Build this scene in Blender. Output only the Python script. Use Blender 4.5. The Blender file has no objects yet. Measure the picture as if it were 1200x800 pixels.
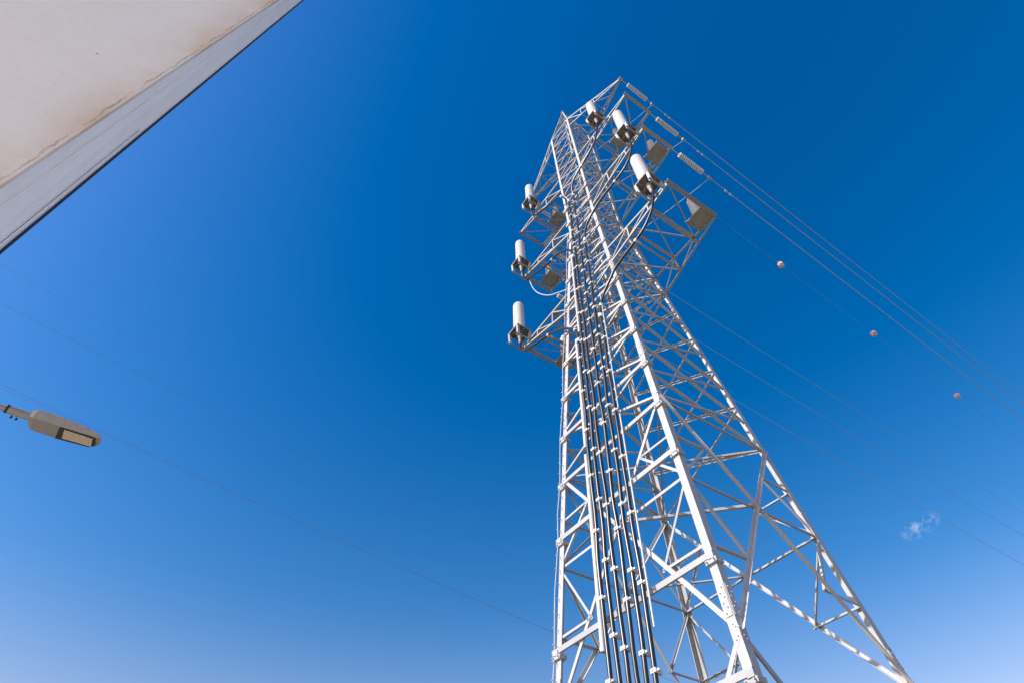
import bpy, math, random
from mathutils import Vector, Matrix
random.seed(7)
S = bpy.context.scene
COL = S.collection
GZ = 1.6                                   # eye height: tower heights below are measured from the eye

# ------------------------------------------------------------------ camera
cam_d = bpy.data.cameras.new('camera'); cam = bpy.data.objects.new('camera', cam_d); COL.objects.link(cam)
r_ = Vector((0.5580, 0.8300, -0.0217)).normalized()
f_ = Vector((-0.51185, 0.36447, 0.77793)); f_ = (f_ - f_.dot(r_) * r_).normalized()
u_ = r_.cross(f_)
M = Matrix(((r_.x, u_.x, -f_.x, 9.60492), (r_.y, u_.y, -f_.y, -12.68396), (r_.z, u_.z, -f_.z, GZ), (0, 0, 0, 1)))
cam.matrix_world = M
cam_d.sensor_width = 36.0
cam_d.lens = 677.5437 / 1200 * 36
cam_d.clip_end = 4000
cam_d.clip_start = 0.05
S.camera = cam

# ------------------------------------------------------------------ sky, sun, exposure
SUN_EL, SUN_AZ = math.radians(37), (-0.12, -0.99)
az = math.atan2(SUN_AZ[0], SUN_AZ[1])      # clockwise from +Y
w = bpy.data.worlds.new('World'); S.world = w; w.use_nodes = True
nt = w.node_tree; N = nt.nodes; L = nt.links
bg = N['Background']
sky = N.new('ShaderNodeTexSky'); sky.sky_type = 'NISHITA'; sky.sun_disc = False
sky.sun_elevation = SUN_EL; sky.sun_rotation = az
sky.altitude = 0; sky.air_density = 1.6; sky.dust_density = 1.0; sky.ozone_density = 1.0
gam = N.new('ShaderNodeGamma'); gam.inputs[1].default_value = 1.25
hsv = N.new('ShaderNodeHueSaturation'); hsv.inputs['Saturation'].default_value = 1.52; hsv.inputs['Value'].default_value = .86
L.new(sky.outputs[0], gam.inputs[0]); L.new(gam.outputs[0], hsv.inputs['Color'])
tint = N.new('ShaderNodeMix'); tint.data_type = 'RGBA'; tint.blend_type = 'MULTIPLY'; tint.inputs['Factor'].default_value = 1.0; tint.inputs['B'].default_value = (1, .83, 1, 1)
L.new(hsv.outputs[0], tint.inputs['A'])
tc = N.new('ShaderNodeTexCoord')
# the blue is deep overhead and pales toward the hazy horizon
sz = N.new('ShaderNodeSeparateXYZ'); L.new(tc.outputs['Generated'], sz.inputs[0])
smr = N.new('ShaderNodeMapRange'); smr.inputs['From Min'].default_value = 0.0; smr.inputs['From Max'].default_value = .46; smr.inputs['To Min'].default_value = .60; smr.inputs['To Max'].default_value = 1.50; smr.interpolation_type = 'SMOOTHSTEP'
L.new(sz.outputs['Z'], smr.inputs['Value']); L.new(smr.outputs[0], hsv.inputs['Saturation'])
# one small wisp of cloud low in the sky
CD = Vector((0.0, 0.0, 1.0))
def px_dir(u, v):
    x = (u - 600) / 677.54; y = -(v - 400) / 677.54
    return (r_ * x + u_ * y + f_).normalized()
def math_node(op, a=None, b=None, clamp=False):
    m = N.new('ShaderNodeMath'); m.operation = op; m.use_clamp = clamp
    for i, q in enumerate((a, b)):
        if q is None: continue
        if isinstance(q, (int, float)): m.inputs[i].default_value = q
        else: L.new(q, m.inputs[i])
    return m.outputs[0]
def wisp(cu, cv, du, dv, wa, wb, strength, seed, scale):
    """soft streak of cloud round one direction of the sky; (du,dv) gives its long axis"""
    c = px_dir(cu, cv); a = px_dir(cu + du, cv + dv); e1 = (a - c); e1 = (e1 - e1.dot(c) * c).normalized(); e2 = c.cross(e1)
    def dot(vec):
        d = N.new('ShaderNodeVectorMath'); d.operation = 'DOT_PRODUCT'; L.new(tc.outputs['Generated'], d.inputs[0]); d.inputs[1].default_value = vec
        return d.outputs['Value']
    nz = N.new('ShaderNodeTexNoise'); nz.inputs['Scale'].default_value = scale; nz.inputs['Detail'].default_value = 6; nz.inputs['Roughness'].default_value = .62
    nz.noise_dimensions = '4D'; nz.inputs['W'].default_value = seed; nz.inputs['Distortion'].default_value = .6
    L.new(tc.outputs['Generated'], nz.inputs['Vector'])
    A = math_node('DIVIDE', dot(e1), wa); B = math_node('DIVIDE', dot(e2), wb)
    rr = math_node('ADD', math_node('MULTIPLY', A, A), math_node('MULTIPLY', B, B))
    m = math_node('SUBTRACT', 1.0, rr, True)
    front = math_node('GREATER_THAN', dot(c), .5)
    n2 = math_node('MULTIPLY', math_node('SUBTRACT', nz.outputs[0], .46, True), 4.0, True)
    return math_node('MULTIPLY', math_node('MULTIPLY', math_node('MULTIPLY', m, n2, True), front), strength)
mask = wisp(1078, 615, 30, -20, .030, .015, .6, 5.3, 52)
mix = N.new('ShaderNodeMix'); mix.data_type = 'RGBA'
L.new(mask, mix.inputs['Factor']); L.new(tint.outputs['Result'], mix.inputs['A']); mix.inputs['B'].default_value = (7.4, 7.6, 8.2, 1)
L.new(mix.outputs['Result'], bg.inputs['Color'])
bg.inputs['Strength'].default_value = 0.085

sd = bpy.data.lights.new('sun', 'SUN'); sun = bpy.data.objects.new('sun', sd); COL.objects.link(sun)
sd.energy = 4.0; sd.angle = math.radians(.53); sd.color = (1.0, .965, .915)
hv = Vector((SUN_AZ[0], SUN_AZ[1], 0)).normalized() * math.cos(SUN_EL); sv = Vector((hv.x, hv.y, math.sin(SUN_EL)))
sun.rotation_euler = sv.to_track_quat('Z', 'Y').to_euler()
S.view_settings.view_transform = 'Standard'; S.view_settings.look = 'None'
S.view_settings.exposure = 0.60; S.view_settings.gamma = 1.0; S.view_settings.use_curve_mapping = False

# ------------------------------------------------------------------ materials
def mat(name, col, rough=.5, metal=0.0, var=.12, scale=3.0, bump=0.0, spec=.5, streak=None, piece=0.0):
    m = bpy.data.materials.new(name); m.use_nodes = True
    n = m.node_tree.nodes; l = m.node_tree.links; b = n['Principled BSDF']
    b.inputs['Roughness'].default_value = rough; b.inputs['Metallic'].default_value = metal
    b.inputs['Specular IOR Level'].default_value = spec
    t = n.new('ShaderNodeTexCoord'); z = n.new('ShaderNodeTexNoise'); z.inputs['Scale'].default_value = scale; z.inputs['Detail'].default_value = 7; z.inputs['Roughness'].default_value = .65
    l.new(t.outputs['Object'], z.inputs['Vector'])
    r = n.new('ShaderNodeValToRGB'); r.color_ramp.elements[0].position = .3; r.color_ramp.elements[1].position = .72
    r.color_ramp.elements[0].color = tuple(c * (1 - var) for c in col) + (1,)
    r.color_ramp.elements[1].color = tuple(min(1, c * (1 + var)) for c in col) + (1,)
    l.new(z.outputs[0], r.inputs[0])
    out = r.outputs[0]
    if streak:
        z2 = n.new('ShaderNodeTexNoise'); z2.inputs['Scale'].default_value = scale * .45; z2.inputs['Detail'].default_value = 9
        l.new(t.outputs['Object'], z2.inputs['Vector'])
        r2 = n.new('ShaderNodeValToRGB'); r2.color_ramp.elements[0].position = .56; r2.color_ramp.elements[1].position = .78
        l.new(z2.outputs[0], r2.inputs[0])
        mx = n.new('ShaderNodeMix'); mx.data_type = 'RGBA'; l.new(r2.outputs[0], mx.inputs['Factor']); l.new(out, mx.inputs['A']); mx.inputs['B'].default_value = streak + (1,)
        out = mx.outputs['Result']
    if piece:                                # each bar has its own tone of zinc
        oi = n.new('ShaderNodeObjectInfo'); mr = n.new('ShaderNodeMapRange'); mr.inputs['To Min'].default_value = 1 - piece; mr.inputs['To Max'].default_value = 1 + piece * .35
        l.new(oi.outputs['Random'], mr.inputs['Value']); vm = n.new('ShaderNodeVectorMath'); vm.operation = 'SCALE'; l.new(out, vm.inputs[0]); l.new(mr.outputs[0], vm.inputs['Scale']); out = vm.outputs['Vector']
    l.new(out, b.inputs['Base Color'])
    if bump:
        bp = n.new('ShaderNodeBump'); bp.inputs['Strength'].default_value = bump; bp.inputs['Distance'].default_value = .01
        l.new(z.outputs[0], bp.inputs['Height']); l.new(bp.outputs[0], b.inputs['Normal'])
    return m
STEEL = mat('galvanised_steel', (.435, .44, .44), .5, 0.0, .07, 1.2, 0, .4, (.37, .37, .36), .22)
STEELD = mat('shaded_steel', (.36, .345, .315), .55, 0.0, .08, 1.5, 0, .4, (.29, .27, .235), .2)  # darker, warmer copy of the steel: the arms' shade put into its colour
DARKST = mat('shade_dark_steel', (.19, .17, .14), .6, 0.0, .3, 4.0, .05, .4, (.26, .23, .19))  # shadow under the termination bases painted in as a dark base colour
PLATE = mat('shade_dark_plate', (.34, .315, .265), .6, 0.0, .2, 3.0, .05, .4, (.2, .18, .14))  # plate colour darkened to carry the shade of its underside
WHITE = mat('white_cleat', (.62, .61, .59), .45, 0, .06, 6)
BUSH = mat('silicone_bushing', (.54, .525, .495), .42, 0, .05, 2.5, .03)
CABLE = mat('black_cable_sheath', (.016, .016, .017), .32, 0, .2, 4, .0, .65)
PIPE = mat('grey_pipe', (.48, .48, .47), .4, 0, .08, 2)
WIRE = mat('aluminium_conductor', (.50, .485, .47), .5, 0, .08, 5)
DARKWIRE = mat('old_wire', (.30, .23, .235), .6, 0, .08, 5)
PORC = mat('brown_glazed_disc', (.50, .46, .41), .3, 0, .1, 8)
CAPW = mat('disc_rim', (.75, .74, .72), .3, 0, .04, 8)
BOLT = mat('zinc_bolt', (.45, .44, .42), .45, .2, .15, 20)
RED = mat('red_marker_plastic', (.72, .25, .27), .5, 0, .1, 9)
MWHT = mat('white_marker_plastic', (.78, .74, .74), .5, 0, .05, 9)
LAMPG = mat('grey_powder_coat', (.30, .28, .255), .5, 0, .06, 12)
LAMPD = mat('dark_lamp_bezel', (.045, .04, .036), .4, 0, .1, 12)
RUB = mat('black_rubber', (.02, .02, .02), .6, 0, .1, 12)
CONC = mat('pale_concrete', (.42, .39, .34), .9, 0, .14, .6, .3)

def ground_mat():
    m = bpy.data.materials.new('dry_grassy_soil'); m.use_nodes = True
    n = m.node_tree.nodes; l = m.node_tree.links; b = n['Principled BSDF']; b.inputs['Roughness'].default_value = .95
    t = n.new('ShaderNodeTexCoord'); a = n.new('ShaderNodeTexNoise'); a.inputs['Scale'].default_value = .35; a.inputs['Detail'].default_value = 10
    l.new(t.outputs['Object'], a.inputs['Vector'])
    r = n.new('ShaderNodeValToRGB'); r.color_ramp.elements[0].color = (.055, .05, .032, 1); r.color_ramp.elements[1].color = (.115, .10, .065, 1)
    l.new(a.outputs[0], r.inputs[0]); l.new(r.outputs[0], b.inputs['Base Color']); return m

# ------------------------------------------------------------------ mesh helpers
class MB:
    def __init__(s): s.v = []; s.f = []; s.mi = []
    def add(s, verts, faces, mi=0):
        o = len(s.v); s.v += [Vector(q) for q in verts]; s.f += [tuple(i + o for i in f) for f in faces]; s.mi += [mi] * len(faces)
    def prism(s, p0, p1, poly, e1, e2, mi=0):
        n = len(poly)
        vs = [Vector(p0) + e1 * a + e2 * b for a, b in poly] + [Vector(p1) + e1 * a + e2 * b for a, b in poly]
        fs = [(i, (i + 1) % n, (i + 1) % n + n, i + n) for i in range(n)] + [tuple(range(n))[::-1], tuple(range(n, 2 * n))]
        s.add(vs, fs, mi)
    def ell(s, p0, p1, w, t, e1, e2, mi=0):
        s.prism(p0, p1, [(0, 0), (w, 0), (w, t), (t, t), (t, w), (0, w)], e1, e2, mi)
    def angle(s, p0, p1, wd, t, nrm, flip=1, off=0.0, w2=None):
        """rolled angle: one flange lying in the face with outward normal nrm, the other turned inward"""
        p0 = Vector(p0); p1 = Vector(p1); d = (p1 - p0).normalized(); n = Vector(nrm); n = (n - n.dot(d) * d).normalized()
        b = d.cross(n) * flip; o = -b * wd * .5 + n * off; w2 = w2 or wd; q = t if w2 > 0 else -t
        s.prism(p0 + o, p1 + o, [(0, 0), (wd, 0), (wd, -q), (t, -q), (t, -w2), (0, -w2)], b, n)
    def box(s, c, sx, sy, sz, ax=None, mi=0):
        c = Vector(c); ax = ax or (Vector((1, 0, 0)), Vector((0, 1, 0)), Vector((0, 0, 1)))
        vs = [c + ax[0] * (i * sx / 2) + ax[1] * (j * sy / 2) + ax[2] * (k * sz / 2) for i in (-1, 1) for j in (-1, 1) for k in (-1, 1)]
        s.add(vs, [(0, 1, 3, 2), (4, 6, 7, 5), (0, 4, 5, 1), (2, 3, 7, 6), (0, 2, 6, 4), (1, 5, 7, 3)], mi)
    def bar(s, p0, p1, wa, wb, up=(0, 0, 1), mi=0):
        p0 = Vector(p0); p1 = Vector(p1); d = (p1 - p0).normalized(); u = Vector(up); u = u - u.dot(d) * d
        if u.length < 1e-4: u = Vector((1, 0, 0)) - d * d.x
        u.normalize(); b = d.cross(u)
        s.prism(p0, p1, [(-wa / 2, -wb / 2), (wa / 2, -wb / 2), (wa / 2, wb / 2), (-wa / 2, wb / 2)], b, u, mi)
    def channel(s, p0, p1, w, dp, t, open_dir, mi=0):
        """U section, w wide, its open side toward open_dir"""
        p0 = Vector(p0); p1 = Vector(p1); d = (p1 - p0).normalized(); u = Vector(open_dir); u = (u - u.dot(d) * d).normalized(); b = d.cross(u)
        s.prism(p0, p1, [(-w / 2, 0), (w / 2, 0), (w / 2, dp), (w / 2 - t, dp), (w / 2 - t, t), (-w / 2 + t, t), (-w / 2 + t, dp), (-w / 2, dp)], b, u, mi)
    def tube(s, pts, rad, seg=8, mi=0, cap=True):
        pts = [Vector(q) for q in pts]; n = len(pts); rad = rad if isinstance(rad, (list, tuple)) else [rad] * n
        rings = []; prev = None
        for i, q in enumerate(pts):
            d = (pts[min(i + 1, n - 1)] - pts[max(i - 1, 0)]).normalized()
            if prev is None:
                a = Vector((0, 0, 1)) if abs(d.z) < .9 else Vector((1, 0, 0)); e = (a - a.dot(d) * d).normalized()
            else: e = (prev - prev.dot(d) * d).normalized()
            prev = e; g = d.cross(e)
            rings.append([q + (e * math.cos(2 * math.pi * k / seg) + g * math.sin(2 * math.pi * k / seg)) * rad[i] for k in range(seg)])
        vs = [p for R in rings for p in R]
        fs = [(i * seg + k, i * seg + (k + 1) % seg, (i + 1) * seg + (k + 1) % seg, (i + 1) * seg + k) for i in range(n - 1) for k in range(seg)]
        if cap: fs += [tuple(range(seg))[::-1], tuple(range((n - 1) * seg, n * seg))]
        s.add(vs, fs, mi)
    def lathe(s, prof, base, axis=(0, 0, 1), seg=20, mi=0):
        ax = Vector(axis).normalized(); pts = [Vector(base) + ax * h for _, h in prof]
        a = Vector((1, 0, 0)) if abs(ax.x) < .9 else Vector((0, 1, 0)); e = (a - a.dot(ax) * ax).normalized(); g = ax.cross(e)
        vs = [p + (e * math.cos(2 * math.pi * k / seg) + g * math.sin(2 * math.pi * k / seg)) * max(r, 1e-4) for p, (r, _) in zip(pts, prof) for k in range(seg)]
        n = len(prof)
        fs = [(i * seg + k, i * seg + (k + 1) % seg, (i + 1) * seg + (k + 1) % seg, (i + 1) * seg + k) for i in range(n - 1) for k in range(seg)]
        fs += [tuple(range(seg))[::-1], tuple(range((n - 1) * seg, n * seg))]
        s.add(vs, fs, mi)
    def build(s, name, mats, parent=None, smooth=False, origin=None, bevel=0):
        me = bpy.data.meshes.new(name); o0 = Vector(origin) if origin else Vector((0, 0, 0))
        me.from_pydata([tuple(q - o0) for q in s.v], [], s.f)
        for m in (mats if isinstance(mats, (list, tuple)) else [mats]): me.materials.append(m)
        me.polygons.foreach_set('material_index', s.mi)
        if smooth:
            me.polygons.foreach_set('use_smooth', [True] * len(s.f))
            try: me.set_sharp_from_angle(angle=math.radians(38))
            except Exception: pass
        me.update()
        import bmesh
        b = bmesh.new(); b.from_mesh(me); bmesh.ops.recalc_face_normals(b, faces=b.faces); b.to_mesh(me); b.free()
        o = bpy.data.objects.new(name, me); COL.objects.link(o); o.location = o0
        if parent: o.parent = parent
        if bevel:
            md = o.modifiers.new('bevel', 'BEVEL'); md.width = bevel; md.segments = 2; md.limit_method = 'ANGLE'
        return o
def empty(name, loc=(0, 0, 0)):
    o = bpy.data.objects.new(name, None); COL.objects.link(o); o.location = loc; o.empty_display_size = .3; return o
def tag(o, label, cat, group=None):
    o['label'] = label; o['category'] = cat
    if group: o['group'] = group
    return o
def smooth_path(pts, k=6):
    P = [Vector(q) for q in pts]; out = []
    for i in range(len(P) - 1):
        a = P[max(i - 1, 0)]; b = P[i]; c = P[i + 1]; d = P[min(i + 2, len(P) - 1)]
        for j in range(k):
            t = j / k
            out.append(.5 * ((2 * b) + (c - a) * t + (2 * a - 5 * b + 4 * c - d) * t * t + (3 * b - a - 3 * c + d) * t ** 3))
    out.append(P[-1]); return out

# ------------------------------------------------------------------ ground
g = MB(); K = 24; R0 = 2500
g.add([(-R0, -R0, 0), (R0, -R0, 0), (R0, R0, 0), (-R0, R0, 0)], [(0, 1, 2, 3)])
go = g.build('ground', ground_mat()); go['kind'] = 'structure'
PAVE = mat('bounce_paving', (.80, .69, .54), .9, 0, .08, .8, .2)  # bright warm tone chosen for the light it throws back
g = MB(); g.box((23.0, -33.5, .03), 44, 53, .15); po = g.build('bounce_pavement', PAVE); po['kind'] = 'structure'  # unseen slab, added to bounce warm sunlight onto the shaded wall

# ------------------------------------------------------------------ lattice tower
ZW, KS = 28.506, 0.081275                 # waist height and slope of the legs (from eye level)
def hw(z): return 1.0 + max(0.0, ZW - z) * KS
def P(x, y, z): return Vector((x, y, z + GZ))
ZTOP = 42.4; APEX = 48.0
T = empty('lattice_tower', (0, 0, 0))
tag(T, 'tall pale galvanised steel lattice tower with crossarms on two sides, seen from below', 'tower')
SG = {'A': (-1, -1), 'B': (1, -1), 'C': (1, 1), 'D': (-1, 1)}
def nd(c, z): return P(SG[c][0] * hw(z), SG[c][1] * hw(z), z)
FACE = {'AB': ('A', 'B', Vector((0, -1, 0))), 'BC': ('B', 'C', Vector((1, 0, 0))), 'CD': ('D', 'C', Vector((0, 1, 0))), 'AD': ('A', 'D', Vector((-1, 0, 0)))}
def fp(F, u, z):
    a, b, n = FACE[F]; pa = nd(a, z); pb = nd(b, z); return pa + (pb - pa) * (u + 1) / 2

legs = {}
for c, (sx, sy) in SG.items():
    m = MB()
    ex = Vector((-sx, 0, 0)); ey = Vector((0, -sy, 0))
    segs = [(-GZ, 5.6, .215, .022), (5.6, 14.6, .205, .02), (14.6, ZW, .185, .018), (ZW, ZTOP, .15, .016)]
    for z0, z1, wd, t in segs: m.ell(nd(c, z0), nd(c, z1), wd, t, ex, ey)
    legs[c] = m.build('leg', STEEL, T)
    # splice plates with rows of bolts
    for zc, wd in ((5.6, .215), (14.6, .2), (21.0, .185)):
        s = MB(); k = KS
        for e_in, e_out in ((ex, -ey), (ey, -ex)):
            for w0 in (0,):
                p0 = nd(c, zc - .34) + e_out * .004; p1 = nd(c, zc + .34) + e_out * .004
                s.prism(p0 + e_in * .02, p1 + e_in * .02, [(0, 0), (wd - .03, 0), (wd - .03, .012), (0, .012)], e_in, e_out)
        for e_in, e_out in ((ex, -ey), (ey, -ex)):
            for i in range(6):
                for q in (.32 if i % 2 else .66,):
                    zz = zc - .27 + i * .108
                    s.lathe([(.017, 0), (.017, .018), (.010, .018), (.010, .030)], nd(c, zz) + e_in * wd * q + e_out * .016, e_out, 6, 1)
        s.build('splice_plate', [STEEL, BOLT], legs[c])
ap = P(0, 0, APEX)
for c, (sx, sy) in SG.items():
    m = MB(); m.ell(nd(c, ZTOP), ap + Vector((sx * .07, sy * .07, -.05)), .10, .012, Vector((-sx, 0, 0)), Vector((0, -sy, 0))); m.build('peak_leg', STEEL, T)
m = MB(); m.box(ap, .26, .26, .05); m.lathe([(.04, -.05), (.04, .22), (.02, .24)], ap, (0, 0, 1), 8); m.build('peak_cap', STEEL, T)
m = MB()
for F_ in ('AB', 'BC', 'DC', 'AD'):
    a_, b_ = F_[0], F_[1]; nn = {'AB': (0, -1, .2), 'BC': (1, 0, .2), 'DC': (0, 1, .2), 'AD': (-1, 0, .2)}[F_]
    pv = (0.0, .3, .55, .76)
    for k in range(3):
        q0, q1 = nd(a_, ZTOP).lerp(ap, pv[k]), nd(b_, ZTOP).lerp(ap, pv[k + 1])
        if k % 2: q0, q1 = nd(b_, ZTOP).lerp(ap, pv[k]), nd(a_, ZTOP).lerp(ap, pv[k + 1])
        m.angle(q0, q1, .05, .008, nn)
        m.angle(nd(a_, ZTOP).lerp(ap, pv[k + 1]), nd(b_, ZTOP).lerp(ap, pv[k + 1]), .045, .008, nn)
m.build('peak_lacing', STEEL, T)
# step bolts up the left leg
for i in range(46):
    z = 3.4 + i * .42
    m = MB(); p = nd('A', z) + Vector((.05, 0, 0)); m.tube([p + Vector((0, 0, 0)), p + Vector((0, -.17, 0)), p + Vector((0, -.172, .03))], .011, 6)
    m.build('step_bolt', BOLT, legs['A'])
for c in SG:
    m = MB(); q = nd(c, -GZ); m.lathe([(.62, 0), (.62, .18), (.45, .28)], Vector((q.x, q.y, 0)), (0, 0, 1), 18); m.build('footing', CONC, T)

BR = []                                    # (size rank, p0, p1, width, normal, flip)
def brace(F, u0, z0, u1, z1, wd, off=None, flip=1, w2=None):
    n = FACE[F][2].copy(); n.z = KS if min(z0, z1) < ZW else 0; n.normalize()
    p0 = fp(F, u0, z0); p1 = fp(F, u1, z1)
    d = (p1 - p0).normalized()
    ins0 = .05 if abs(u0) == 1 else 0; ins1 = .05 if abs(u1) == 1 else 0
    p0 = p0 + d * ins0; p1 = p1 - d * ins1
    o = -.024 if off is None else off
    BR.append(((z0 + z1) / 2 - (p1 - p0).length * .4, p0 + n * o, p1 + n * o, wd, n, flip, w2))
for F in FACE:
    out, inn = .004, -.026
    # bottom panel
    brace(F, -1, 4.95, 0, 1.2, .10, out); brace(F, 1, 4.95, 0, 1.2, .10, out, -1)
    brace(F, -1, -1.3, 0, 1.2, .10, out); brace(F, 1, -1.3, 0, 1.2, .10, out, -1)
    # tall X panel with its middle node at 8.95, and the small redundants inside it
    for s, fl, o in ((-1, 1, out), (1, -1, inn)):
        ow = -.10 if F == 'BC' else None; fl = -fl if F == 'BC' else fl; brace(F, s, 12.1, 0, 8.95, .10, o, fl, ow); brace(F, 0, 8.95, -s, 4.95, .105, o, fl, ow)
        brace(F, s, 10.45, s * .49, 10.5, .07, inn, -1); brace(F, s, 8.95, s * .49, 10.45, .07, inn, -1)
        brace(F, s, 6.95, s * .47, 6.97, .07, inn, -1); brace(F, s, 8.95, s * .47, 6.92, .07, inn, -1)
    brace(F, -1, 8.95, 1, 8.95, .085, -.05)
    LV = [12.1, 14.05, 16.0, 17.95, 19.9, 21.3] if F in ('AB', 'CD') else [12.1, 13.35, 15.05, 17.0, 19.1, 21.3]
    LV += [22.65, 24.2, 25.7, 27.0, 28.35, 29.75, 31.2, 32.6, 33.95, 35.36, 36.8, 38.2, 39.6, 40.9, ZTOP]
    for i in range(len(LV) - 1):
        a, b = LV[i], LV[i + 1]; wd = .085 if a < 20 else .065 if a < 28 else .05
        brace(F, -1, a, 1, b, wd, out, 1); brace(F, 1, a, -1, b, wd, inn, 1)
        if a in (21.3, 22.65, 28.35, 29.75, 33.95, 35.36, 40.9): brace(F, -1, a, 1, a, .075, -.055)
    brace(F, -1, 12.1, 1, 12.1, .08, -.055) if F in ('BC', 'AD') else None
    brace(F, -1, ZTOP - .04, 1, ZTOP - .04, .09, .006)
BR.sort(key=lambda q: q[0])
rest = MB()
for i, (_, p0, p1, wd, n, fl, w2) in enumerate(BR):
    if i < 96:
        m = MB(); m.angle(p0, p1, wd, .011, n, fl, 0, w2); d_ = (p1 - p0).normalized()
        for e_ in (p0 + d_ * .06, p0 + d_ * .14, p1 - d_ * .06, p1 - d_ * .14): m.lathe([(.015, 0), (.015, .016), (.009, .016), (.009, .026)], e_, n, 6, 1)
        m.build('brace', [STEEL, BOLT], T)
    else: rest.angle(p0, p1, wd, .010, n, fl)
ro = rest.build('upper_brace', STEEL, T); ro['kind'] = 'stuff'
# horizontal diaphragm at the middle node, and at the waist levels
for z, us in ((8.95, 0),):
    c4 = [fp('AB', 0, z), fp('BC', 0, z), fp('CD', 0, z), fp('AD', 0, z)]
    for i in range(4):
        m = MB(); m.angle(c4[i] + Vector((0, 0, .02)), c4[(i + 1) % 4] + Vector((0, 0, .02)), .075, .01, (0, 0, -1)); m.build('diaphragm_strut', STEEL, T)
for z in (12.1, 21.3, 22.65, 28.35, 29.75, 33.95, 35.36, 40.9):
    m = MB()
    for a, b, dz in (('A', 'C', 0), ('B', 'D', .09)):
        m.angle(nd(a, z) + Vector((0, 0, dz)), nd(b, z) + Vector((0, 0, dz)), .06, .008, (0, 0, -1))
    m.build('plan_bracing', STEEL, T)
# gusset plates at the X nodes and leg joints
for F in FACE:
    n = FACE[F][2].copy(); n.z = KS; n.normalize(); a, b, _ = FACE[F]
    for u, z, sz in ((0, 8.95, .26), (0, 1.2, .26)):
        e1 = (fp(F, 1, z) - fp(F, -1, z)).normalized(); e2 = n.cross(e1)
        m = MB(); c0 = fp(F, u, z) + n * (-.012)
        m.prism(c0 - n * .005, c0 + n * .005, [(-.5 * sz, -.35 * sz), (-.25 * sz, -.62 * sz), (.3 * sz, -.6 * sz), (.5 * sz, -.3 * sz), (.46 * sz, .42 * sz), (.1 * sz, .66 * sz), (-.36 * sz, .5 * sz)], e1, e2)
        m.build('gusset_plate', STEEL, T)

# ------------------------------------------------------------------ crossarms
def crossarm(s, z, r, w, depth):
    R = MB(); h = hw(z); h2 = hw(z - depth)
    first = True; ch = []
    def top(x, y): return P(s * x, y, z)
    for y in (-1, 1):
        ch.append((P(s * h, y * h, z), P(s * r, y * w, z), Vector((0, y, 0)), .10))
        ch.append((P(s * h2, y * h2, z - depth), P(s * (r - .06), y * w, z - .10), Vector((0, y, 0)), .10))
    tip = MB(); tip.channel(P(s * (r + .01), -w - .06, z - .02), P(s * (r + .01), w + .06, z - .02), .17, .085, .014, (0, 0, 1))
    root = tip.build('crossarm', STEELD, T)
    for p0, p1, n, wd in ch:
        m = MB(); m.angle(p0, p1, wd, .012, n, 1); m.build('chord', STEELD, root)
    lc = MB(); n_ = 3
    xs = [h + (r - h) * k / n_ for k in range(n_ + 1)]
    def zb(x): return z - depth + (depth - .1) * max(0, (x - h2)) / (r - .06 - h2)
    def wy(x): return h + (w - h) * (x - h) / (r - h)
    def wyb(x): return h2 + (w - h2) * max(0, (x - h2)) / (r - h2)
    for k in range(1, n_):
        x = xs[k]
        lc.channel(P(s * x, -wy(x), z - .03), P(s * x, wy(x), z - .03), .11, .06, .01, (0, 0, 1))
        lc.angle(P(s * x, -wyb(x), zb(x)), P(s * x, wyb(x), zb(x)), .07, .009, (0, 0, -1))
        for y in (-1, 1):
            lc.angle(P(s * x, y * wy(x), z - .02), P(s * x, y * wyb(x), zb(x)), .06, .008, (0, y, 0))
    for k in range(n_):
        x0, x1 = xs[k], xs[k + 1]
        f = 1 if k % 2 else -1
        lc.angle(P(s * x0, -f * wy(x0), z - .05), P(s * x1, f * wy(x1), z - .05), .055, .008, (0, 0, -1))
        if k < n_ - 1: lc.angle(P(s * x0, f * wyb(x0), zb(x0) + .02), P(s * x1, -f * wyb(x1), zb(x1) + .02), .055, .008, (0, 0, -1))
        if k < n_ - 1:
            for y in (-1, 1):
                lc.angle(P(s * x0, y * wyb(x0), zb(x0)), P(s * x1, y * wy(x1), z - .02), .055, .008, (0, y, 0))
    lc.build('lacing', STEELD, root)
    return root
ARM = [(35.36, 5.40, .97, 1.41), (29.75, 5.35, .97, 1.40), (22.65, 5.25, 1.41, 1.35)]
for s in (1, -1):
    for z, r, w_, d in ARM: crossarm(s, z, r, w_, d)
    # pointed top arm
    tipp = P(s * 5.31, 0, 40.88)
    m = MB(); m.box(tipp, .22, .26, .05); m.lathe([(.05, -.1), (.05, .12)], tipp, (0, 0, 1), 8)
    root = m.build('crossarm', STEEL, T)
    for y in (-1, 1):
        for zz in (40.9, 42.3):
            q = MB(); q.angle(P(s, y, zz), tipp + Vector((0, y * .05, .03 if zz > 42 else -.02)), .09, .011, (0, y, 0)); q.build('chord', STEEL, root)
    lc = MB()
    for k, f in enumerate((.25, .5, .75)):
        b0 = [P(s, y, 40.9).lerp(tipp, f) for y in (-1, 1)]; t0 = [P(s, y, 42.3).lerp(tipp, f) for y in (-1, 1)]
        lc.angle(b0[0], b0[1], .055, .008, (0, 0, -1))
        f2 = f - .25; b1 = [P(s, y, 40.9).lerp(tipp, f2) for y in (-1, 1)]
        lc.angle(b1[k % 2], b0[1 - k % 2], .05, .008, (0, 0, -1))
        for i, y in ((0, -1), (1, 1)):
            lc.angle(b0[i], t0[i], .05, .008, (0, y, 0)); t1 = P(s, y, 42.3).lerp(tipp, f2); lc.angle(b0[i], t1, .05, .008, (0, y, 0))
    lc.build('lacing', STEEL, root)

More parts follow.
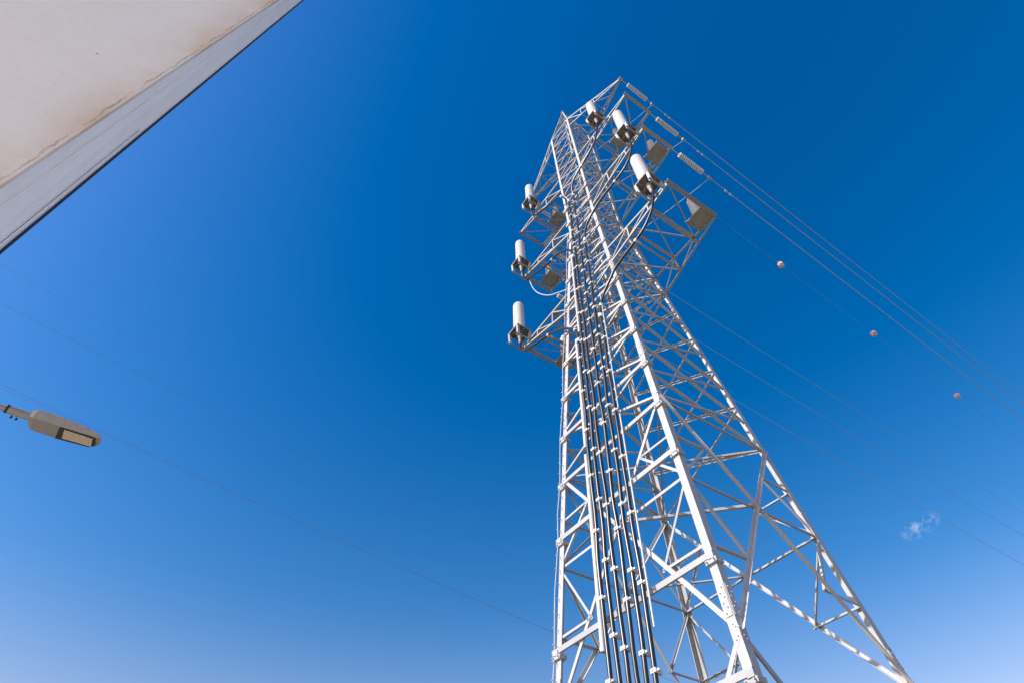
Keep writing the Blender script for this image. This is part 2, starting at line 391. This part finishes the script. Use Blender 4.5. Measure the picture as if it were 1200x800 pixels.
# ------------------------------------------------------------------ cables down the near face
CO = .26
CAB = {
 'L4': ([(-5.05, -1.69, 24.2), (-4.95, -1.85, 23.5), (-4.648, -1.95, 22.937), (-4.238, -1.95, 22.651), (-3.306, -1.95, 22.259), (-2.482, -1.95, 21.951), (-2.01, -1.95, 21.659), (-1.563, -1.95, 21.327), (-1.111, -1.98, 20.785), (-.76, -2.06, 20.2)], (-0.661, -2.127, 19.443), (-0.52, -3.163, 6.689)),
 'LL': ([(-5.05, -1.27, 31.3), (-4.85, -1.4, 30.2), (-4.53, -1.5, 29.337), (-4.13, -1.5, 29.15), (-2.909, -1.5, 28.548), (-2.375, -1.5, 28.379), (-1.843, -1.5, 28.25), (-1.398, -1.5, 28.008), (-.95, -1.5, 27.6), (-.68, -1.53, 27.0)], (-0.562, -1.566, 26.339), (-0.235, -3.171, 6.595)),
 'LM': ([(-3.52, -1.4, 36.9), (-3.4, -1.45, 35.9), (-3.028, -1.5, 34.971), (-2.815, -1.5, 34.779), (-1.812, -1.5, 34.172), (-0.833, -1.5, 33.548), (-.46, -1.4, 33.1)], (-0.323, -1.26, 32.54), (0.065, -3.179, 6.497)),
 'RM': ([(3.24, -1.28, 37.0), (3.2, -1.4, 36.2), (3.107, -1.5, 35.307), (2.851, -1.5, 34.655), (2.579, -1.5, 34.367), (1.962, -1.5, 34.019), (1.269, -1.5, 33.697), (.654, -1.5, 33.4), (.25, -1.4, 33.0)], (0.104, -1.26, 32.45), (0.342, -3.186, 6.406)),
 'RL': ([(4.56, -1.12, 31.4), (4.62, -1.4, 30.5), (4.583, -1.5, 29.582), (4.39, -1.5, 29.109), (4.18, -1.5, 28.797), (3.661, -1.5, 28.496), (2.872, -1.5, 28.408), (1.937, -1.5, 28.348), (1.38, -1.5, 28.163), (.786, -1.5, 27.8), (.5, -1.52, 27.2)], (0.384, -1.554, 26.492), (0.609, -3.193, 6.318)),
 'R4': ([(4.59, -1.66, 24.2), (4.65, -1.85, 23.5), (4.536, -1.95, 22.883), (4.272, -1.95, 22.43), (3.746, -1.95, 22.0), (3.057, -1.95, 21.796), (1.999, -1.95, 21.583), (1.531, -1.95, 21.254), (1.07, -1.99, 20.757), (.82, -2.06, 20.15)], (0.734, -2.121, 19.516), (0.868, -3.2, 6.234)),
}
CLAB = {'L4': ('thick black power cable from the lowest left crossarm, leftmost cable of the vertical bundle', 0),
 'LL': ('thick black power cable curving off the middle left crossarm, second from left in the bundle', 1),
 'LM': ('thick black power cable from the upper left platform crossarm, third from left in the bundle', 2),
 'RM': ('thick black cable hanging under the highest right white termination, fourth from left in the bundle', 3),
 'RL': ('thick black power cable along the middle right platform crossarm, fifth from left in the bundle', 4),
 'R4': ('thick black power cable looping off the lowest right crossarm, rightmost cable of the bundle', 5)}
CR = .057
colfn = {}
for k, (arm, end, bot) in CAB.items():
    e = Vector(end); b = Vector(bot); g0 = b + (b - e) / (e.z - b.z) * (b.z - .0)
    colfn[k] = (lambda e, b: (lambda z: b + (e - b) * ((z - b.z) / (e.z - b.z))))(e, b)      # z in world
    rw = random.Random(hash(k) if False else sum(map(ord, k)))
    nlow = int(e.z / .5); low = [e + (g0 - e) * (t / nlow) for t in range(nlow + 1)]
    a1, a2 = rw.uniform(0, 6), rw.uniform(0, 6)
    for q in low[2:]: q.x += .016 * math.sin(q.z * 1.3 + a1) + .010 * math.sin(q.z * 2.9 + a2); q.y += .012 * math.sin(q.z * 1.7 + a2)
    path = smooth_path([Vector(q) for q in arm] + low[:2], 5)[:] + low[2:]
    m = MB(); m.tube(path, CR, 10)
    co = m.build('power_cable', CABLE, None, True)
    tag(co, CLAB[k][0], 'power cable', 'black power cables on the tower')
    # cleats on the vertical run
    i = CLAB[k][1]; ph = [.25, 1.15, .75, 1.75, .45, 0.0][i]
    z = 2.6 + ph
    while z < e.z - .02:
        q = colfn[k](z); d = (e - b).normalized(); x = Vector((1, 0, 0)); y = d.cross(x)
        c = MB(); c.box(q + y * 0 , .155, .14, .095, (x, y, d)); c.box(q + Vector((0, .12, 0)), .08, .12, .07, (x, y, d)); c.box(q + x * .105, .07, .055, .045, (x, y, d)); c.lathe([(.014, 0), (.014, .03)], q - y * .07 if y.y > 0 else q + y * .07, Vector((0, -1, 0)), 6)
        c.build('cable_cleat', WHITE, co, bevel=.012)
        z += 1.93
    c = MB(); q = Vector(end); c.lathe([(.10, -.12), (.10, .02), (.075, .10)], q, (e - b).normalized(), 10); c.build('cable_cleat', WHITE, co)
    # cleats along the arm
    for fr in (.42, .78):
        q = path[int(len(path) * fr * .62)]; q2 = path[int(len(path) * fr * .62) + 1]; d = (q2 - q).normalized()
        c = MB(); c.lathe([(.085, -.06), (.085, .06)], q, d, 8); c.box(q + Vector((0, .14, 0)), .07, .22, .07); c.build('cable_cleat', WHITE, co)

# protective pipes beside the cables, light rail on the other edge
def pipe(k, dx, z0, z1, r, label, cat, name, m_=PIPE, dy=0.0):
    f = colfn[k]; m = MB(); p0 = f(z0) + Vector((dx, dy, 0)); p1 = f(z1) + Vector((dx, dy, 0)); d = (p1 - p0).normalized()
    m.tube([p0, p0 + d * .02, p1 - d * .02, p1], r, 12)
    return tag(m.build(name, m_, None, True), label, cat)
pipe('L4', -.135, 7.4, 13.45, .07, 'pale grey pipe left of the cable bundle, lower length between the lower beams', 'pipe', 'guard_pipe')
pipe('L4', -.115, 13.75, 19.6, .066, 'pale grey pipe left of the cable bundle, upper length topped by a curving black cable', 'pipe', 'guard_pipe')
pipe('LL', -.115, 19.9, 26.6, .06, 'pale grey pipe high on the left of the bundle, under the middle left crossarm', 'pipe', 'guard_pipe')
pipe('R4', .17, 7.3, 13.9, .024, 'thin pale rod along the right edge of the cable bundle, lower length', 'rod', 'guard_rod')
pipe('R4', .15, 14.2, 21.0, .02, 'thin pale rod along the right edge of the cable bundle, upper length', 'rod', 'guard_rod')
pipe('R4', .30, 1.2, 6.05, .035, 'short pale post beside the foot of the cable bundle', 'rod', 'guard_rod')
m = MB(); pts = []
for i, z in enumerate([-1.0, 2.0, 4.2, 6.6, 8.2, 9.8, 10.8, 11.8, 13.8, 15.8, 17.8, 19.8, 21.8, 23.8, 26, 28.4]):
    bow = .02 if i % 2 else .1
    pts.append(P(-hw(z) - bow, -hw(z) - .06, z))
m.tube(pts, .014, 6)
tag(m.build('safety_line', WIRE), 'thin steel safety line running up outside the left leg', 'safety line')

# support beams clamped across the near face
for z in [4.2, 6.63, 9.84, 11.83, 13.83, 15.82, 17.8, 19.75, 21.75, 23.7, 25.6, 27.5, 29.3, 31.0]:
    h = hw(z); wd = .13 if z < 10 else .115 if z < 20 else .09
    y = -h - .05 - wd * .0
    p0 = P(-h - .14, y, z); p1 = P(h + .02, y, z)
    m = MB(); m.channel(p0, p1, wd, .07, .012, (0, 1, KS)); bo = m.build('support_beam', STEEL, T)
    for sx in (-1, 1):
        c = MB(); q = P(sx * (h - .06), -h + .04, z - .16)
        c.box(q, .30, .24, .10); c.box(q + Vector((sx * .02, -.09, .10)), .16, .06, .14)
        for dx in (-.1, .1): c.lathe([(.018, 0), (.018, .06)], q + Vector((dx, -.12, 0)), (0, -1, 0), 6)
        c.build('beam_clamp', STEEL, bo)

# ------------------------------------------------------------------ cable terminations
def termination(x, y, z, hgt, s, w_arm, z_arm, label):
    t = empty('cable_termination', (x, y, z)); tag(t, label, 'cable termination', 'white cable terminations on the crossarms')
    o = Vector((x, y, z))
    m = MB(); m.box(Vector((0, 0, -.01)), .80, .80, .02)
    for e in (-1, 1):
        m.box(Vector((e * .41, 0, -.05)), .05, .87, .10); m.box(Vector((0, e * .41, -.05)), .77, .05, .10)
        m.box(Vector((e * .18, 0, -.07)), .07, .77, .10)
    m.box(Vector((0, 0, -.15)), .77, .09, .06)
    m.build('base_plate', DARKST, t)
    r0 = .315
    prof = [(r0 + .05, 0), (r0 + .05, .05), (r0, .06)]
    n = 9
    hb = hgt - .38
    for i in range(n + 1): prof.append((r0 - .025 * i / n, .08 + (hb - .08) * i / n))
    for i in range(1, 8):
        a = i / 7 * math.pi / 2; prof.append(((r0 - .025) * math.cos(a), hb + .38 * math.sin(a)))
    m = MB(); m.lathe(prof, (0, 0, .003), (0, 0, 1), 28); m.build('bushing', BUSH, t, True)
    m = MB(); m.lathe([(.055, -.85), (.075, -.8), (.08, -.45), (.11, -.4), (.12, -.13)], (0, 0, 0), (0, 0, 1), 14); m.build('cable_gland', STEELD, t, True)
    for ex, ey in ((-1, -1), (1, -1), (1, 1), (-1, 1)):
        m = MB(); m.bar((ex * .37, ey * .37, -.10), (ex * .35, ey * .35, -.80), .12, .12, (0, 1, 0)); m.build('support_leg', STEEL, t)
    for e in (-1, 1):                        # bracket beams back to the arm
        m = MB(); y0 = -.50; y1 = (-w_arm + .05) - y + (.0)
        m.channel((e * .37, y0, -.76), (e * .37, max(y1, .45), -.76), .08, .05, .01, (0, 0, 1)); m.build('bracket_beam', STEELD, t)
    for ch in t.children: pass
    return t
TER = [(-5.052, -1.75, 24.948, 2.55, -1, 1.41, 22.65, 'white round-topped cable termination on the lowest left crossarm'),
 (4.588, -1.70, 24.948, 2.9, 1, 1.41, 22.65, 'largest white round-topped cable termination, on the lowest right crossarm'),
 (-5.08, -1.35, 32.051, 2.7, -1, .97, 29.75, 'white round-topped cable termination on the middle left crossarm'),
 (4.557, -1.25, 32.051, 3.1, 1, .97, 29.75, 'white round-topped cable termination between the other two on the right side'),
 (-3.519, -1.40, 37.659, 2.65, -1, .97, 35.36, 'uppermost and innermost white cable termination on the left side'),
 (3.239, -1.30, 37.659, 2.75, 1, .97, 35.36, 'smallest and highest white cable termination on the right, below the pointed top arm')]
for q in TER: termination(*q)

# ------------------------------------------------------------------ surge arresters on plates at the far side of the arms
def arrester(x, y, z, hgt, label, s):
    t = empty('surge_arrester', (x, y, z)); tag(t, label, 'surge arrester', 'grey surge arresters on the crossarms')
    m = MB(); m.box((0, 0, 0), .95, .80, .03)
    for e in (-1, 1): m.box((e * .47, 0, .04), .05, .84, .07)
    m.build('base_plate', PLATE, t)
    prof = [(.20, 0), (.20, .06)]
    n = 14
    for i in range(n):
        zz = .08 + (hgt - .2) * i / n; rr = .27 - .09 * i / n
        prof += [(rr, zz), (rr - .035, zz + .035)]
    prof += [(.10, hgt - .12), (.10, hgt - .03), (.03, hgt)]
    m = MB(); m.lathe(prof, (0, 0, .016), (0, 0, 1), 18); m.build('arrester_column', BUSH, t)
    for e in (-1, 1):
        m = MB(); m.bar((e * .40, -.43, -.05), (e * .40, .43, -.05), .06, .06); m.build('mounting_bar', STEELD, t)
    return t
ARR = [(4.82, .98, 24.248, 1.9, 'surge arrester on a flat plate at the far tip of the lowest right crossarm', 1),
 (4.694, .55, 31.351, 1.8, 'surge arrester on a flat plate of the middle right crossarm', 1),
 (3.162, .55, 36.959, 1.8, 'surge arrester on a flat plate of the upper right crossarm, behind the terminations', 1),
 (-3.267, .55, 36.959, 1.8, 'surge arrester on a flat plate of the upper left crossarm, close to the left leg', -1),
 (-4.698, .5, 31.351, 1.6, 'surge arrester on a flat plate of the middle left crossarm', -1),
 (-4.75, .95, 24.248, 1.9, 'surge arrester on the lowest left crossarm, behind the left leg', -1)]
for q in ARR: arrester(*q)

# ------------------------------------------------------------------ insulators, conductors, jumpers
WR = {'RT': ((5.31, 0.05, 40.85), (.0019, -.1036, .00039)), 'RM': ((5.4, 1.0, 35.33), (.0015, -.1034, .000415)), 'RL': ((5.35, 1.0, 29.72), (.0005, -.1053, .000395)),
      'R4': ((5.25, 1.44, 22.62), (.0048, -.1035, .00041)), 'LT': ((-5.31, .05, 40.85), (.0187, -.087, .000415)), 'LM': ((-5.4, 1.0, 35.33), (.0207, -.0825, .000395)), 'LL': ((-5.35, 1.0, 29.72), (.0197, -.081, .000405))}
def wp(k, y):
    (x0, y0, z0), (a, b, c) = WR[k]; return P(x0 + a * y, y0 + y, z0 + b * y + c * y * y)
POS = {'RT': 'top right crossarm', 'RM': 'upper right platform crossarm', 'RL': 'middle right platform crossarm', 'LT': 'top left crossarm', 'LM': 'upper left platform crossarm', 'LL': 'middle left platform crossarm'}
CON = {'RT': 'highest of the three bright overhead wires running off to the right edge', 'RM': 'middle of the three bright overhead wires running off to the right edge', 'RL': 'lowest of the three bright overhead wires running off to the right edge',
       'LT': 'highest of the three overhead wires that come out from behind the tower', 'LM': 'middle of the three overhead wires that come out from behind the tower', 'LL': 'lowest of the three overhead wires that come out from behind the tower'}
for k in POS:
    s0, s1, hub = .55, 2.25, 2.75
    t = empty('insulator_string', wp(k, 0)); o0 = wp(k, 0)
    tag(t, 'ribbed insulator string at the tip of the ' + POS[k], 'insulator', 'insulator strings at the arm tips')
    d = (wp(k, 2) - wp(k, 0)).normalized()
    m = MB(); m.tube([Vector((0, 0, 0)), d * s0], .022, 6); m.lathe([(.05, 0), (.05, .08)], Vector((0, 0, 0)), d, 8); m.build('link', WIRE, t)
    n = 14
    m = MB(); m2 = MB()
    for i in range(n):
        z = s0 + (s1 - s0) * i / n; st = (s1 - s0) / n
        m.lathe([(.085, 0), (.124, st * .25), (.124, st * .62), (.09, st * .75), (.08, st * .99)], d * z, d, 14)
        m2.lathe([(.122, 0), (.138, st * .10), (.138, st * .42), (.122, st * .5)], d * (z + st * .21), d, 14)
    m.build('disc_stack', PORC, t); m2.build('disc_rim', CAPW, t)
    m = MB(); m.tube([d * s1, d * hub], .022, 6); m.box(d * hub, .12, .24, .16); m.box(d * (s1 + .18), .06, .12, .06); m.build('dead_end_clamp', BOLT, t)
    far = 250
    m = MB(); ys = [hub + (far - hub) * (i / 60) ** 1.8 for i in range(61)]
    m.tube([wp(k, y) for y in ys], .020 if k[0] == 'R' else .014, 6)
    co = m.build('overhead_conductor', WIRE); tag(co, CON[k], 'overhead wire', 'overhead conductors')
    y = hub + 1.35; q = wp(k, y); m = MB()
    for dy in (-.17, .17):
        e = wp(k, y + dy); m.lathe([(.02, -.09), (.05, -.08), (.05, .08), (.02, .09)], e + Vector((0, 0, -.09)), d, 8)
    m.tube([wp(k, y - .17) + Vector((0, 0, -.09)), wp(k, y + .17) + Vector((0, 0, -.09))], .01, 5); m.box(q + Vector((0, 0, -.03)), .03, .05, .09)
    m.build('vibration_damper', WIRE, co)
JT = {'RT': (1.272, 1.0, 40.294 - GZ), 'RM': (1.306, 1.0, 34.149 - GZ), 'RL': (.946, 1.4, 28.839 - GZ)}
m = MB(); pts = [P(-5.33, -.6, 29.6), P(-4.9, -.75, 28.1), P(-4.2, -.95, 26.5), P(-3.2, -1.15, 24.9), P(-2.3, -1.3, 23.9), P(-1.5, -1.42, 23.1)]
m.tube(smooth_path([q + Vector((0, 0, 0)) for q in pts], 5), .03, 8)
tag(m.build('earth_conduit', PIPE), 'thin pale curved conduit sagging from the middle left crossarm to the left leg', 'conduit')
JL = {'RT': 'thin jumper wire dropping from the top right wire back across the tower', 'RM': 'thin jumper wire from the middle right wire back toward the tower', 'RL': 'thin jumper wire from the lowest right wire, passing the biggest termination'}
for k in JT:
    a = wp(k, 2.75); b = P(*JT[k]); m = MB()
    m.tube([a.lerp(b, t / 12) + Vector((0, 0, -.12 * math.sin(math.pi * t / 12))) for t in range(13)], .015, 6)
    tag(m.build('jumper_wire', WIRE), JL[k], 'jumper wire', 'jumper wires at the right arms')
m = MB(); ys = [250 * (i / 60) ** 1.8 for i in range(61)]; m.tube([wp('R4', y) for y in ys], .004, 5)
tag(m.build('marker_wire', DARKWIRE), 'faint thin wire carrying three pinkish marker balls', 'overhead wire')
ML = ['red and white marker ball nearest the tower on the thin wire', 'red and white marker ball in the middle of the three on the thin wire', 'red and white marker ball farthest right on the thin wire']
for i, y in enumerate((4.0, 10.4, 17.0)):
    c = wp('R4', y); d = (wp('R4', y + .3) - wp('R4', y - .3)).normalized(); e = Vector((1, 0, 0)); e = (e - e.dot(d) * d).normalized(); g_ = d.cross(e)
    t = empty('marker_ball', c); tag(t, ML[i], 'marker ball', 'marker balls on the thin wire')
    r = .14; m = MB(); nu, nv = 16, 10; vs = []; fs = []; mi = []
    for a in range(nv + 1):
        th = math.pi * a / nv
        for b in range(nu):
            ph = 2 * math.pi * b / nu; vs.append(d * (r * 1.15 * math.cos(th)) + (e * math.cos(ph) + g_ * math.sin(ph)) * max(r * math.sin(th), .012))
    for a in range(nv):
        for b in range(nu):
            m_i = 1 if ((a // 2) + (b // 2)) % 2 else 0
            m.add([vs[a * nu + b], vs[a * nu + (b + 1) % nu], vs[(a + 1) * nu + (b + 1) % nu], vs[(a + 1) * nu + b]], [(0, 1, 2, 3)], m_i)
    m.build('shell', [RED, MWHT], t)
    m = MB(); m.tube([-d * r * 1.6, d * r * 1.6], .018, 6); m.build('grip', DARKWIRE, t)

# distant power lines on the left
FW = [((-30.66, -32.777, 37.179), (-38.078, -9.282, 39.829), (-52.806, 37.365, 45.912), .009, 'faint reddish wire crossing the left sky above the street lamp'),
      ((-42.787, -41.926, 52.879), (-50.855, -9.622, 53.907), (-64.834, 46.341, 59.677), .007, 'faintest and highest distant wire in the left sky'),
      ((-18.246, -23.835, 21.787), (-20.252, -9.049, 21.076), (-26.281, 35.401, 20.655), .007, 'thin dark wire passing behind the street lamp and on behind the tower'),
      ((-18.246, -23.835, 21.58), (-20.252, -9.049, 21.02), (-26.281, 35.401, 20.655), .004, 'second faint wire just below the one behind the street lamp')]
for a, b, c, r, lab in FW:
    a, b, c = Vector(a), Vector(b), Vector(c); L1 = (b - a).length; L2 = L1 + (c - b).length; tb = L1 / L2; m = MB(); pts = []
    for i in range(-6, 62):
        t = i / 50
        q = a * ((t - tb) * (t - 1) / (tb)) + b * (t * (t - 1) / (tb * (tb - 1))) + c * (t * (t - tb) / (1 - tb)); pts.append(q)
    m.tube(pts, r, 5)
    tag(m.build('distant_wire', DARKWIRE), lab, 'overhead wire', 'distant wires on the left')

# ------------------------------------------------------------------ street lamp
t = empty('street_lamp', (1.45, -17.4, 0)); tag(t, 'grey flat LED street lamp head on a tubular arm at the left edge', 'street lamp')
OFF = Vector((1.45, -17.4, 0))
def lp(x, y, z): return Vector((x, y, z)) - OFF
m = MB(); m.tube([lp(1.45, -17.4, 0), lp(1.45, -17.4, 6.4), lp(1.45, -17.33, 6.75), lp(1.45, -17.05, 6.95), lp(1.425, -16.2, 7.05), lp(1.37, -15.02, 7.15)], [.09, .07, .055, .05, .045, .04], 16); m.build('pole', LAMPG, t, True)
m = MB(); m.tube([lp(1.372, -15.06, 7.146), lp(1.33, -14.74, 7.175)], .056, 16); so = m.build('socket', LAMPG, t, True)
m = MB(); m.tube([lp(1.376, -15.08, 7.145), lp(1.372, -15.055, 7.147)], .06, 16); m.build('collar', RUB, so, True)
m = MB()
for q in ((1.35, -14.98), (1.345, -14.92)): m.lathe([(.014, 0), (.014, .03)], lp(q[0] - .03, q[1], 7.10), (0, 0, -1), 8)
m.build('clamp_screw', RUB, so)
# head: loft of rounded sections along +Y
secs = [(-14.80, 1.215, 1.44, 7.125, .09), (-14.75, 1.155, 1.50, 7.105, .145), (-14.58, 1.15, 1.51, 7.10, .165), (-14.35, 1.16, 1.51, 7.10, .145), (-14.12, 1.185, 1.505, 7.10, .105), (-13.99, 1.22, 1.495, 7.102, .07), (-13.92, 1.30, 1.47, 7.11, .035)]
m = MB(); rings = []
for y, x0, x1, z0, h in secs:
    sk = .05
    pr = [(x0, z0), (x1 - min(.07, h * .45), z0), (x1 - min(.07, h * .45) + .004, z0 + .004), (x1 + .008, z0 + h * .6), (x1 - .05, z0 + h * .85), ((x0 + x1) / 2, z0 + h), (x0 + .05, z0 + h * .85), (x0 - .008, z0 + h * .5), (x0 - .012, z0 + .012)]
    rings.append([lp(x, y, z) for x, z in pr])
nP = len(rings[0]); vs = [q for R in rings for q in R]
fs = [(i * nP + k, i * nP + (k + 1) % nP, (i + 1) * nP + (k + 1) % nP, (i + 1) * nP + k) for i in range(len(rings) - 1) for k in range(nP)] + [tuple(range(nP))[::-1], tuple(range((len(rings) - 1) * nP, len(rings) * nP))]
m.add(vs, fs); hd = m.build('lamp_head', LAMPG, t)
m = MB(); zz = 7.094
def poly(pts, z0, z1, mb, mi=0):
    n = len(pts); v = [lp(x, y, z0) for x, y in pts] + [lp(x, y, z1) for x, y in pts]
    mb.add(v, [tuple(range(n)), tuple(range(n, 2 * n))[::-1]] + [(i, (i + 1) % n, (i + 1) % n + n, i + n) for i in range(n)], mi)
poly([(1.165, -14.44), (1.44, -14.42), (1.455, -14.06), (1.445, -13.98), (1.28, -13.96), (1.21, -14.03)], 7.086, 7.097, m); m.build('bezel', LAMPD, hd)
gm = bpy.data.materials.new('lamp_glass'); gm.use_nodes = True; b_ = gm.node_tree.nodes['Principled BSDF']; b_.inputs['Base Color'].default_value = (.58, .48, .35, 1); b_.inputs['Roughness'].default_value = .25
m = MB()
poly([(1.225, -14.36), (1.425, -14.36), (1.43, -14.01), (1.25, -14.0)], 7.079, 7.085, m); m.build('glass', gm, hd)
# ------------------------------------------------------------------ building corner at the upper left
def wall_mat():
    m = bpy.data.materials.new('stained_render'); m.use_nodes = True
    n = m.node_tree.nodes; l = m.node_tree.links; b = n['Principled BSDF']; b.inputs['Roughness'].default_value = .85
    uv = n.new('ShaderNodeUVMap'); sp = n.new('ShaderNodeSeparateXYZ'); l.new(uv.outputs[0], sp.inputs[0])
    def mth(op, a, b2=None, cl=False):
        q = n.new('ShaderNodeMath'); q.operation = op; q.use_clamp = cl
        for i, v in enumerate((a, b2)):
            if v is None: continue
            if isinstance(v, (int, float)): q.inputs[i].default_value = v
            else: l.new(v, q.inputs[i])
        return q.outputs[0]
    def noise(sc, det=6, sx=1, sy=1):
        z = n.new('ShaderNodeTexNoise'); z.inputs['Scale'].default_value = sc; z.inputs['Detail'].default_value = det; z.inputs['Roughness'].default_value = .62
        mp = n.new('ShaderNodeMapping'); mp.inputs['Scale'].default_value = (sx, sy, 1); l.new(uv.outputs[0], mp.inputs[0]); l.new(mp.outputs[0], z.inputs['Vector']); return z.outputs[0]
    def mix(fac, a, col):
        q = n.new('ShaderNodeMix'); q.data_type = 'RGBA'
        if isinstance(fac, float): q.inputs['Factor'].default_value = fac
        else: l.new(fac, q.inputs['Factor'])
        if isinstance(a, tuple): q.inputs['A'].default_value = a
        else: l.new(a, q.inputs['A'])
        q.inputs['B'].default_value = col; return q.outputs['Result']
    u = sp.outputs[0]; v = sp.outputs[1]
    base = mix(noise(1.3, 8), (.76, .71, .645, 1), (.84, .795, .73, 1))
    base = mix(mth('MULTIPLY', mth('SUBTRACT', noise(14, 5), .55, True), 1.0, True), base, (.58, .52, .46, 1))
    wob = mth('MULTIPLY', mth('SUBTRACT', noise(5.0, 8), .5), .05)
    uu = mth('ADD', u, wob)
    # ochre water stain beside the joint, uneven along its length
    st = mth('SUBTRACT', 1.0, mth('DIVIDE', uu, .30), True)
    st = mth('MULTIPLY', mth('MULTIPLY', st, st), mth('MULTIPLY', mth('SUBTRACT', noise(1.1, 6, 2, 1), .30, True), 2.6, True))
    base = mix(mth('MULTIPLY', st, 1.15, True), base, (.62, .455, .31, 1))
    # flaking crack along the joint
    d = mth('ABSOLUTE', mth('SUBTRACT', mth('ADD', u, mth('MULTIPLY', mth('SUBTRACT', noise(9, 8), .5), .05)), .016))
    cr = mth('SUBTRACT', 1.0, mth('DIVIDE', d, mth('MULTIPLY', noise(17, 4), .012)), True)
    cr = mth('MULTIPLY', cr, mth('MULTIPLY', mth('SUBTRACT', noise(3.5, 5, 1, 1), .40, True), 7, True))
    base = mix(mth('MULTIPLY', cr, .75), base, (.27, .19, .12, 1))
    vs_ = n.new('ShaderNodeTexVoronoi'); vs_.inputs['Scale'].default_value = 3.2; l.new(uv.outputs[0], vs_.inputs['Vector'])
    spk = mth('LESS_THAN', vs_.outputs['Distance'], .022)
    base = mix(mth('MULTIPLY', spk, .7), base, (.10, .08, .06, 1))
    l.new(base, b.inputs['Base Color'])
    bp = n.new('ShaderNodeBump'); bp.inputs['Strength'].default_value = .25; bp.inputs['Distance'].default_value = .01
    l.new(noise(40, 6), bp.inputs['Height']); l.new(bp.outputs[0], b.inputs['Normal'])
    return m
def strip_mat():
    m = mat('smooth_render', (.90, .88, .87), .8, 0, .05, 2.5, .06); return m
def edge_pt(p_lo, p_hi, z):
    a, b = Vector(p_lo), Vector(p_hi); return a + (b - a) * ((z - a.z) / (b.z - a.z))
BH = 9.3
c0, c1 = [edge_pt((7.877, -13.691, 3.61), (7.912, -13.749, 7.157), z) for z in (0, BH)]
e0, e1 = [edge_pt((7.490, -13.708, 3.70), (7.559, -13.840, 8.817), z) for z in (0, BH)]
B = empty('building', (7.9, -13.7, 0)); tag(B, 'corner of a plain off-white rendered building with a brown stain and crack along its edge', 'building')
BO = Vector((7.9, -13.7, 0))
wd_ = Vector((-.03, -1, 0)).normalized()
LEN = 4.5
def quadwall(name, q, m_, uvs, thick):
    nrm = (q[1] - q[0]).cross(q[3] - q[0]).normalized()
    me = bpy.data.meshes.new(name); vs = [p - BO for p in q] + [p - BO - nrm * thick for p in q]
    me.from_pydata([tuple(p) for p in vs], [], [(0, 1, 2, 3), (7, 6, 5, 4), (0, 4, 5, 1), (1, 5, 6, 2), (2, 6, 7, 3), (3, 7, 4, 0)])
    ul = me.uv_layers.new(name='UVMap')
    uu = uvs + uvs
    for lp_ in me.loops: ul.data[lp_.index].uv = uu[lp_.vertex_index]
    me.materials.append(m_); o = bpy.data.objects.new(name, me); COL.objects.link(o); o.parent = B; return o
# long wall (seen face looks toward the camera), short return, hidden back walls, roof
a0, a1 = c0 + wd_ * LEN, c1 + wd_ * LEN
quadwall('wall', [a0, c0, c1, a1], wall_mat(), [(LEN, 0), (0, 0), (0, BH), (LEN, BH)], .02)
SM = strip_mat()
quadwall('corner_return', [c0, e0, e1, c1], SM, [(0, 0), (.4, 0), (.4, BH), (0, BH)], .02)
bk = Vector((-.55, -1, 0)).normalized() * 4
quadwall('wall', [e0 + Vector((-.012, -.03, 0)), e0 + bk, e1 + bk, e1 + Vector((-.012, -.03, 0))], SM, [(0, 0), (7, 0), (7, BH), (0, BH)], .02)
quadwall('wall', [e0 + bk, a0, a1, e1 + bk], SM, [(0, 0), (7, 0), (7, BH), (0, BH)], .02)
m = MB(); v = [c1, e1, e1 + bk, a1]; m.add([p - BO + Vector((0, 0, .0)) for p in v] + [p - BO + Vector((0, 0, .15)) for p in v], [(3, 2, 1, 0), (4, 5, 6, 7), (0, 1, 5, 4), (1, 2, 6, 5), (2, 3, 7, 6), (3, 0, 4, 7)])
m.build('roof', SM, B)
nr = Vector((0, 1, 0))
m = MB(); m.bar(e0 - BO + Vector((-.004, .008, 0)), e1 - BO + Vector((0, .0045, 0)), .009, .009, (0, 1, 0)); m.build('edge_seal', RUB, B)
def on_strip(f, z): return c0.lerp(e0, f).lerp(c1.lerp(e1, f), z / BH) - BO
m = MB(); rnd = random.Random(3); pts = [on_strip(.33 + rnd.uniform(-.012, .012), BH * i / 70) + Vector((0, -.001, 0)) for i in range(71)]
m.tube(pts, [.003 + rnd.uniform(-.0015, .0015) for _ in pts], 6); m.build('plaster_bead', mat('pale_bead', (.86, .84, .80), .8, 0, .05, 8), B)
m = MB(); pts = [on_strip(.93 - .012 * z, z) + Vector((0, .001, 0)) for z in (3.2, 3.6, 4.0, 4.5, 4.9)]
m.tube(pts, .0012, 5); m.build('hairline_gap', RUB, B)
